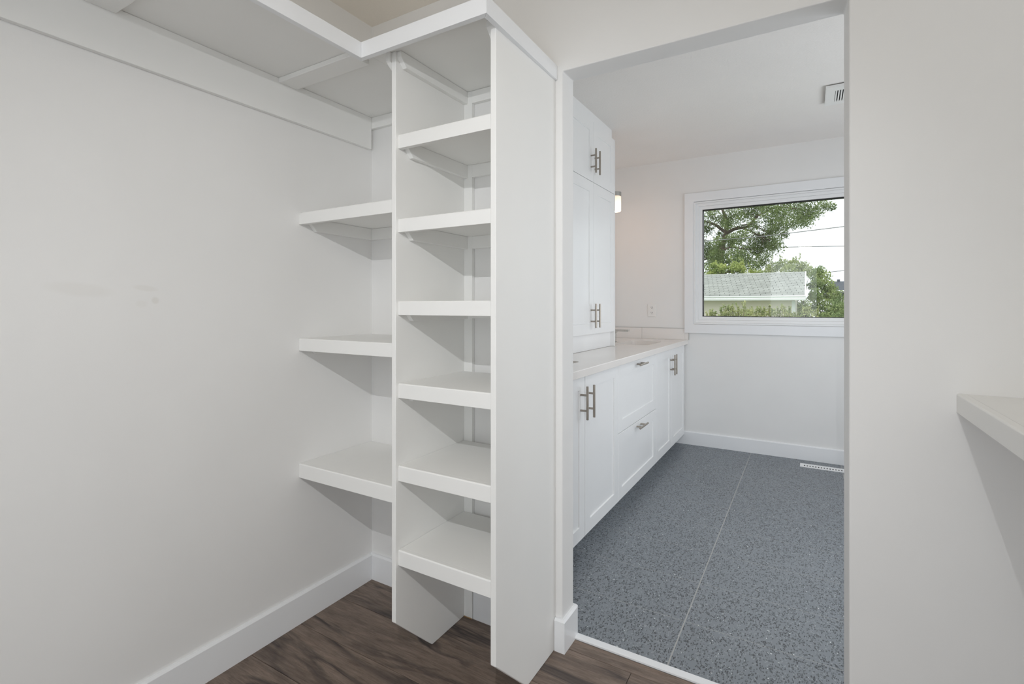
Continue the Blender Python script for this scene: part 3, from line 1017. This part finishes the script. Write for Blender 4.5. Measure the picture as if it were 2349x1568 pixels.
# big tree behind the garage
TREE = [(-4.06,25.95,5.61,0.34),(-3.70,27.18,5.42,0.41),(-3.13,26.48,5.50,0.46),(-2.70,27.42,5.83,0.41),(-2.24,27.50,5.92,0.46),(-1.49,25.26,5.53,0.42),(-1.06,25.05,5.35,0.36),(-0.64,28.35,5.96,0.46),(-0.13,26.04,5.37,0.42),(0.18,25.94,5.37,0.31),(0.64,28.98,6.08,0.29),(0.89,26.88,5.67,0.19),(-1.56,28.35,5.40,0.47),(-1.04,26.91,5.04,0.39),(-0.58,27.56,5.21,0.34),(-0.13,25.60,4.94,0.31),(-2.08,27.54,4.52,0.40),(-1.68,28.47,4.48,0.41),(-1.37,27.09,4.03,0.34),(-2.01,27.97,3.98,0.47),(-2.52,27.69,4.10,0.41),(-2.89,25.26,3.55,0.43),(-4.10,28.03,4.11,0.49),(-4.40,27.36,3.82,0.42),(-3.57,26.21,3.33,0.46),(-3.93,25.12,2.94,0.44),(-2.92,28.46,3.60,0.42),(-1.93,26.89,3.31,0.34),(-4.60,27.88,5.23,0.31),(-3.37,28.52,4.60,0.37),(-3.91,27.86,4.81,0.30),(-5.09,28.68,4.35,0.57),(-5.00,26.58,5.32,0.53),(-5.61,28.20,3.70,0.57),(-4.47,26.78,6.49,0.53),(-3.63,28.74,6.94,0.62),(-2.21,28.52,6.92,0.60),(-0.80,25.39,6.21,0.52),(0.09,25.54,6.09,0.41),(-2.25,25.87,3.08,0.33),(-3.30,28.86,3.27,0.43),(-1.53,26.74,4.73,0.28),(-1.07,27.51,4.62,0.23)]
TREE += [(-3.75, 25.3, 3.55, 0.34), (-3.65, 25.2, 4.15, 0.28), (-3.15, 25.3, 4.25, 0.30), (-2.6, 25.5, 4.45, 0.34), (-3.3, 25.4, 5.0, 0.22), (-2.2, 25.6, 4.95, 0.28)]
for i in range(34):                                    # the part of the crown above and left of the view
    a = random.uniform(0, 2 * math.pi)
    TREE.append((-4.6 + 2.6 * math.cos(a) + random.uniform(-1, 1), 27.5 + random.uniform(-2, 2), 7.4 + random.uniform(-0.5, 2.6), random.uniform(0.5, 0.8)))
for i in range(16):
    TREE.append((-6.8 + random.uniform(-1.2, 0.8), 27.5 + random.uniform(-2, 2), random.uniform(3.0, 7.5), random.uniform(0.5, 0.8)))
tr = root('tree', (-3.9, 27, GZ), 'large leafy tree rising behind the garage roof', 'tree')
leaf_cloud('foliage', [(x, y, z, r * 1.12) for x, y, z, r in TREE], 4300, 0.046, M['leaf_elm'], tr, 0.95, 0.15)
bm = bmesh.new()
bm_tube(bm, [(-4.0, 27, GZ), (-3.9, 27, 1.5), (-3.84, 27, 2.93), (-3.79, 27, 3.99), (-3.57, 27, 4.85), (-3.51, 27, 5.38), (-3.73, 27, 5.98), (-3.9, 27.2, 7.4)], [0.26, 0.21, 0.16, 0.135, 0.11, 0.085, 0.065, 0.04], 10)
finish('trunk', bm, M['bark'], tr, 0, smooth=True)
for pts, r0 in (([(-3.57, 27, 4.8), (-3.19, 27.0, 5.0), (-2.61, 27.1, 5.07), (-2.15, 27.2, 5.6), (-1.34, 27.3, 5.97), (-0.4, 27, 5.7)], 0.10),
                ([(-3.08, 27, 5.11), (-2.45, 27.0, 4.83), (-2.04, 27.1, 4.57), (-1.6, 27.3, 4.4)], 0.05),
                ([(-2.87, 27, 5.15), (-2.35, 26.9, 5.16), (-1.84, 26.9, 4.78), (-1.54, 26.9, 4.53)], 0.045),
                ([(-3.79, 27, 3.95), (-3.3, 26.8, 4.1), (-2.7, 27.4, 4.0), (-2.1, 27.8, 4.0)], 0.06),
                ([(-3.6, 27, 4.85), (-4.1, 27, 5.3), (-4.6, 27, 5.5), (-5.2, 27, 6.2)], 0.08),
                ([(-3.86, 27, 2.6), (-3.4, 26.6, 2.9), (-2.9, 26.2, 2.6), (-2.5, 26, 2.4)], 0.07),
                ([(-3.82, 27, 3.4), (-4.4, 27.2, 3.6), (-5.1, 27.5, 3.9)], 0.07)):
    bm = bmesh.new()
    bm_tube(bm, pts, [r0 * (1 - 0.8 * i / (len(pts) - 1)) for i in range(len(pts))], 7)
    for i in range(22):                                # twigs
        t = random.uniform(0.25, 0.98) * (len(pts) - 1)
        j = min(int(t), len(pts) - 2)
        p = Vector(pts[j]).lerp(Vector(pts[j + 1]), t - j)
        q = p + Vector((random.uniform(-0.4, 0.4), random.uniform(-0.4, 0.4), random.uniform(-0.5, 0.25)))
        bm_tube(bm, [p, (p + q) / 2 + Vector((0, 0, 0.06)), q], [0.018, 0.012, 0.006], 4)
    finish('branch', bm, M['bark'], tr, 0)


def bush(name, clusters, density, size, mat, label, shoots=0, shoot_h=0.3):
    if name == 'hedge_shrub':
        clusters = [(x, y, z - 0.05, r * 0.95) for x, y, z, r in clusters]
    cl = list(clusters)
    mx_ = sum(c[0] for c in cl) / len(cl)
    my_ = sum(c[1] for c in cl) / len(cl)
    lo = min(c[2] for c in cl)
    w_ = (max(c[0] for c in cl) - min(c[0] for c in cl)) / 2 + 0.1
    z = lo
    rr = max(c[3] for c in cl)
    while z > GZ + rr:                                  # fill the body down to the ground
        z -= rr * 0.9
        for i in range(max(2, int(w_ / rr * 1.6))):
            cl.append((mx_ + random.uniform(-w_, w_) * 0.62, my_ + random.uniform(-rr, rr) * 0.3, z, rr * 0.9))
    r = root(name, (mx_, my_, GZ), label, 'bush', 'bushes outside the window')
    bm = bmesh.new()
    for i in range(7):
        c = random.choice(clusters)
        b0 = (mx_ + random.uniform(-0.2, 0.2) * w_, my_ + random.uniform(-0.05, 0.05), GZ)
        bm_tube(bm, [b0, ((b0[0] + c[0]) / 2, (b0[1] + c[1]) / 2, (GZ + c[2]) / 2), (c[0], c[1], c[2])], [0.025, 0.016, 0.006], 5)
    sp_ = []
    for i in range(shoots):                             # leafy shoots standing above the clipped body
        c = random.choice(clusters)
        x, y, z = c[0] + random.uniform(-1, 1) * c[3], c[1] + random.uniform(-1, 1) * c[3], c[2] + c[3] * 0.6
        dx = random.uniform(-0.4, 0.4)
        h = random.uniform(0.4, 1.0) * shoot_h
        bm_tube(bm, [(x, y, z - 0.1), (x + dx * h, y, z + h)], [0.004, 0.002], 4)
        for k_ in range(5):
            f = (k_ + 1) / 5
            sp_.append((x + dx * h * f, y, z + h * f, size * 0.8))
    finish('stems', bm, M['bark'], r, 0)
    leaf_cloud('foliage', cl, density, size, mat, r, 0.9)
    if sp_:
        leaf_cloud('shoot_leaves', sp_, 1, size * 0.9, mat, r, 1.0, n_min=5)
    return r


bush('bush', [(-3.11,22.48,2.74,0.22),(-3.49,22.60,2.91,0.12),(-3.45,22.55,2.62,0.13),(-3.62,22.53,2.51,0.15),(-2.62,22.51,2.77,0.24),(-2.41,22.65,2.67,0.19),(-2.02,22.65,2.56,0.14),(-1.75,22.65,2.50,0.15)], 10000, 0.042, M['leaf_bright'],
     'bright yellow-green bush peeping over the garage ridge before the tree trunk', 8, 0.4)
bush('bush', [(-1.29,23.40,2.73,0.22),(-1.49,23.18,2.53,0.19),(-0.95,23.43,2.86,0.24),(-0.57,23.36,2.84,0.26),(-0.20,23.49,2.79,0.21),(0.02,23.17,2.57,0.19),(-0.72,22.66,2.57,0.28),(-0.32,23.36,2.50,0.28)], 8500, 0.042, M['leaf_pale'],
     'pale green bush behind the right end of the garage ridge', 10, 0.35)
bush('bush', [(0.32,20.65,2.41,0.18),(0.42,20.57,2.16,0.24),(0.24,20.10,1.94,0.20),(0.52,20.30,1.86,0.24),(0.20,19.60,1.57,0.20),(0.59,20.46,1.58,0.28),(0.81,20.10,1.45,0.24),(0.34,19.70,1.22,0.23),(0.72,19.39,1.14,0.27),(0.96,20.50,1.10,0.24),(1.17,20.69,1.06,0.24),(0.07,19.42,1.45,0.10),(1.5,20.5,1.1,0.3),(0.18,21.0,2.25,0.2),(0.16,20.7,1.9,0.2),(0.15,20.4,1.5,0.18),(0.14,20.2,1.1,0.18)], 8500, 0.042, M['leaf_shrub'],
     'tall mid-green bush standing right of the garage gable', 8, 0.3)
bush('hedge_shrub', [(-1.85,9.6,0.98,0.09),(-1.61,9.62,0.99,0.08),(-1.46,9.46,1.00,0.07),(-1.31,9.36,1.03,0.09),(-1.23,9.42,1.10,0.08),(-1.14,9.61,1.09,0.10),(-1.03,9.65,1.08,0.11),(-0.88,9.32,1.11,0.09)], 17000, 0.023, M['leaf_hedge'],
     'yellow-green hedge shrub in front of the garage siding', 26, 0.15)
bush('hedge_shrub', [(x * 1.06, y * 1.06, EYE + (z - EYE) * 1.06, r) for x, y, z, r in [(-0.85,9.75,1.05,0.09),(-0.72,9.52,1.04,0.09),(-0.67,9.79,1.09,0.08),(-0.57,9.63,1.14,0.07),(-0.53,9.85,1.08,0.11),(-0.40,9.89,1.08,0.10),(-0.31,9.70,1.08,0.09),(-0.22,9.90,1.02,0.08)]], 17000, 0.023, M['leaf_hedge'],
     'hedge shrub below the right half of the garage gutter', 22, 0.15)
bush('hedge_shrub', [(-0.13,9.32,1.03,0.06),(-0.05,9.23,1.12,0.06),(0.00,9.44,1.15,0.06),(0.03,9.21,1.08,0.08),(0.10,9.28,1.01,0.06)], 17000, 0.023, M['leaf_hedge'],
     'small upright hedge shrub just below the garage corner', 12, 0.10)
bush('hedge_shrub', [(0.20,9.76,1.01,0.08),(0.28,9.84,1.02,0.07),(0.38,9.66,1.01,0.08),(0.47,9.62,1.00,0.08),(0.58,9.95,1.00,0.10),(0.8,9.9,1.0,0.1)], 17000, 0.023, M['leaf_shrub'],
     'low hedge shrub in front of the tall mid-green bush', 14, 0.08)

# garage
ga = root('garage', (-3.5, 19.5, GZ), 'cream sided garage with weathered grey shingle roof and white gutter', 'garage')
EX0, EX1, EY, EZ, RY, RZ = -7.5, -0.115, 17.80, 1.512, 20.30, 2.355
sl = math.hypot(RY - EY, RZ - EZ)
rows = 20
dy, dz = (RY - EY) / rows, (RZ - EZ) / rows
ny, nz = -(RZ - EZ) / sl, (RY - EY) / sl
bm = bmesh.new()
for rI in range(rows):
    y0, z0 = EY + dy * rI - 0.02, EZ + dz * rI
    y1, z1 = y0 + dy * 1.25, z0 + dz * 1.25
    x = EX1 + 0.305 - (rI * 0.178) % 0.305 - random.uniform(0, 0.012)
    while x > EX0:
        a, b = max(x - 0.291, EX0), min(x, EX1)
        x -= 0.305
        if b - a < 0.02:
            continue
        sag = random.uniform(0.006, 0.014)
        lift = sag + 0.012
        vv = [(a, y0, z0), (b, y0, z0), (b, y1, z1), (a, y1, z1)]
        t0, t1 = lift, 0.006
        B = [bm.verts.new((p[0], p[1], p[2])) for p in vv]
        T = [bm.verts.new((p[0], p[1] + ny * (t0 if k_ < 2 else t1), p[2] + nz * (t0 if k_ < 2 else t1))) for k_, p in enumerate(vv)]
        bm.faces.new(T)
        for k_ in range(4):
            bm.faces.new((B[k_], B[(k_ + 1) % 4], T[(k_ + 1) % 4], T[k_]))
o = finish('shingles', bm, M['shingle'], ga, 0)
o['kind'] = 'stuff'
prism('roof_deck', [(EY, EZ - 0.06), (RY, RZ - 0.06), (21.75, EZ + 0.35), (21.75, EZ + 0.41), (RY, RZ), (EY, EZ)], 'x', EX0, EX1 - 0.005, M['shingle_gap'], ga, 0)
prism('rake_trim', [(EY - 0.03, EZ - 0.13), (RY, RZ - 0.13), (21.78, EZ + 0.28), (21.78, EZ + 0.43), (RY, RZ + 0.035), (EY - 0.03, EZ + 0.02)], 'x', EX1, EX1 + 0.03, M['outwhite'], ga, 0)
bm = bmesh.new()
bm_tube(bm, [(EX0, RY, RZ + 0.005), (EX1, RY, RZ + 0.005)], 0.025, 6)
finish('ridge_cap', bm, M['shingle'], ga, 0)
prism('gutter', [(17.67, 1.357), (17.65, 1.415), (17.665, 1.428), (17.63, 1.475), (17.63, 1.505), (17.765, 1.505), (17.765, 1.357)], 'x', EX0, EX1 + 0.02, M['outwhite'], ga, 0)
prism('soffit', [(17.766, 1.365), (18.2, 1.365), (18.2, 1.382), (17.766, 1.382)], 'x', EX0, EX1 - 0.002, M['siding'], ga, 0)
WXR = -0.385
boxes('wall', [(EX0 + 0.3, WXR, 18.22, 18.32, GZ, 1.365), (WXR - 0.1, WXR, 18.32, 21.5, GZ, 1.365)], M['siding'], ga, 0)
z = 1.36
while z > GZ:
    z0 = max(z - 0.105, GZ)
    prism('siding_board', [(18.2195, z), (18.212, z), (18.198, z0), (18.2195, z0)], 'x', EX0 + 0.3, WXR - 0.09, M['siding'], ga, 0)
    z = z0
box('corner_board', WXR - 0.09, WXR + 0.015, 18.190, 18.2195, GZ, 1.338, M['outwhite'], ga, 0)
prism('gable_wall', [(18.22, 1.365), (21.5, 1.365), (21.5, EZ + 0.35), (RY, RZ - 0.13)], 'x', WXR - 0.1, WXR, M['siding'], ga, 0)

# wires
for pts, rad, lab in (([(-12, 14.5, 3.15), (-5, 14.8, 2.98), (-2.56, 15, 3.02), (-1.08, 15, 3.05), (0.78, 15, 3.17), (6, 15.2, 3.9)], 0.011, 'upper slack cable crossing in front of the tree crown'),
                      ([(-19, 33, 5.2), (-1.46, 33, 4.59), (1.70, 33, 4.46), (16, 33, 4.2)], 0.019, 'straight level cable against the white sky, middle one'),
                      ([(-14, 30, 1.2), (0.2, 30, 2.80), (0.82, 30, 2.88), (1.56, 30, 2.95), (12, 30, 4.3)], 0.017, 'lowest cable running out from behind the tall bush')):
    bm = bmesh.new()
    bm_tube(bm, pts, rad, 6)
    o = finish('overhead_cable', bm, M['wire'], None, 0)
    tag(o, lab, 'cable', 'overhead cables in the window view')

# far house
fh = root('house', (5.0, 62, GZ), 'distant dark roofed house at the right edge of the window', 'house')
box('wall', 2.1, 10, 60, 66, GZ, 2.65, M['farwall'], fh, 0)
prism('roof', [(59.6, 2.60), (63, 3.62), (66.4, 2.60), (66.4, 2.72), (63, 3.75), (59.6, 2.72)], 'x', 1.9, 10.3, M['farroof'], fh, 0)
prism('gable', [(60, 2.65), (66, 2.65), (63, 3.58)], 'x', 2.1, 2.2, M['farwall'], fh, 0)
wf = ring_frame('window', 2.62, 3.08, 1.98, 2.50, 0.06, 59.93, 60.0, M['outwhite'], fh, 0)
box('glazing', 2.68, 3.02, 59.97, 59.995, 2.04, 2.44, M['farroof'], wf, 0)
box('fascia', 1.9, 10.3, 59.55, 59.6, 2.58, 2.72, M['outwhite'], fh, 0)
box('chimney', 2.55, 2.80, 62.8, 63.3, 3.4, 3.95, M['farroof'], fh, 0)
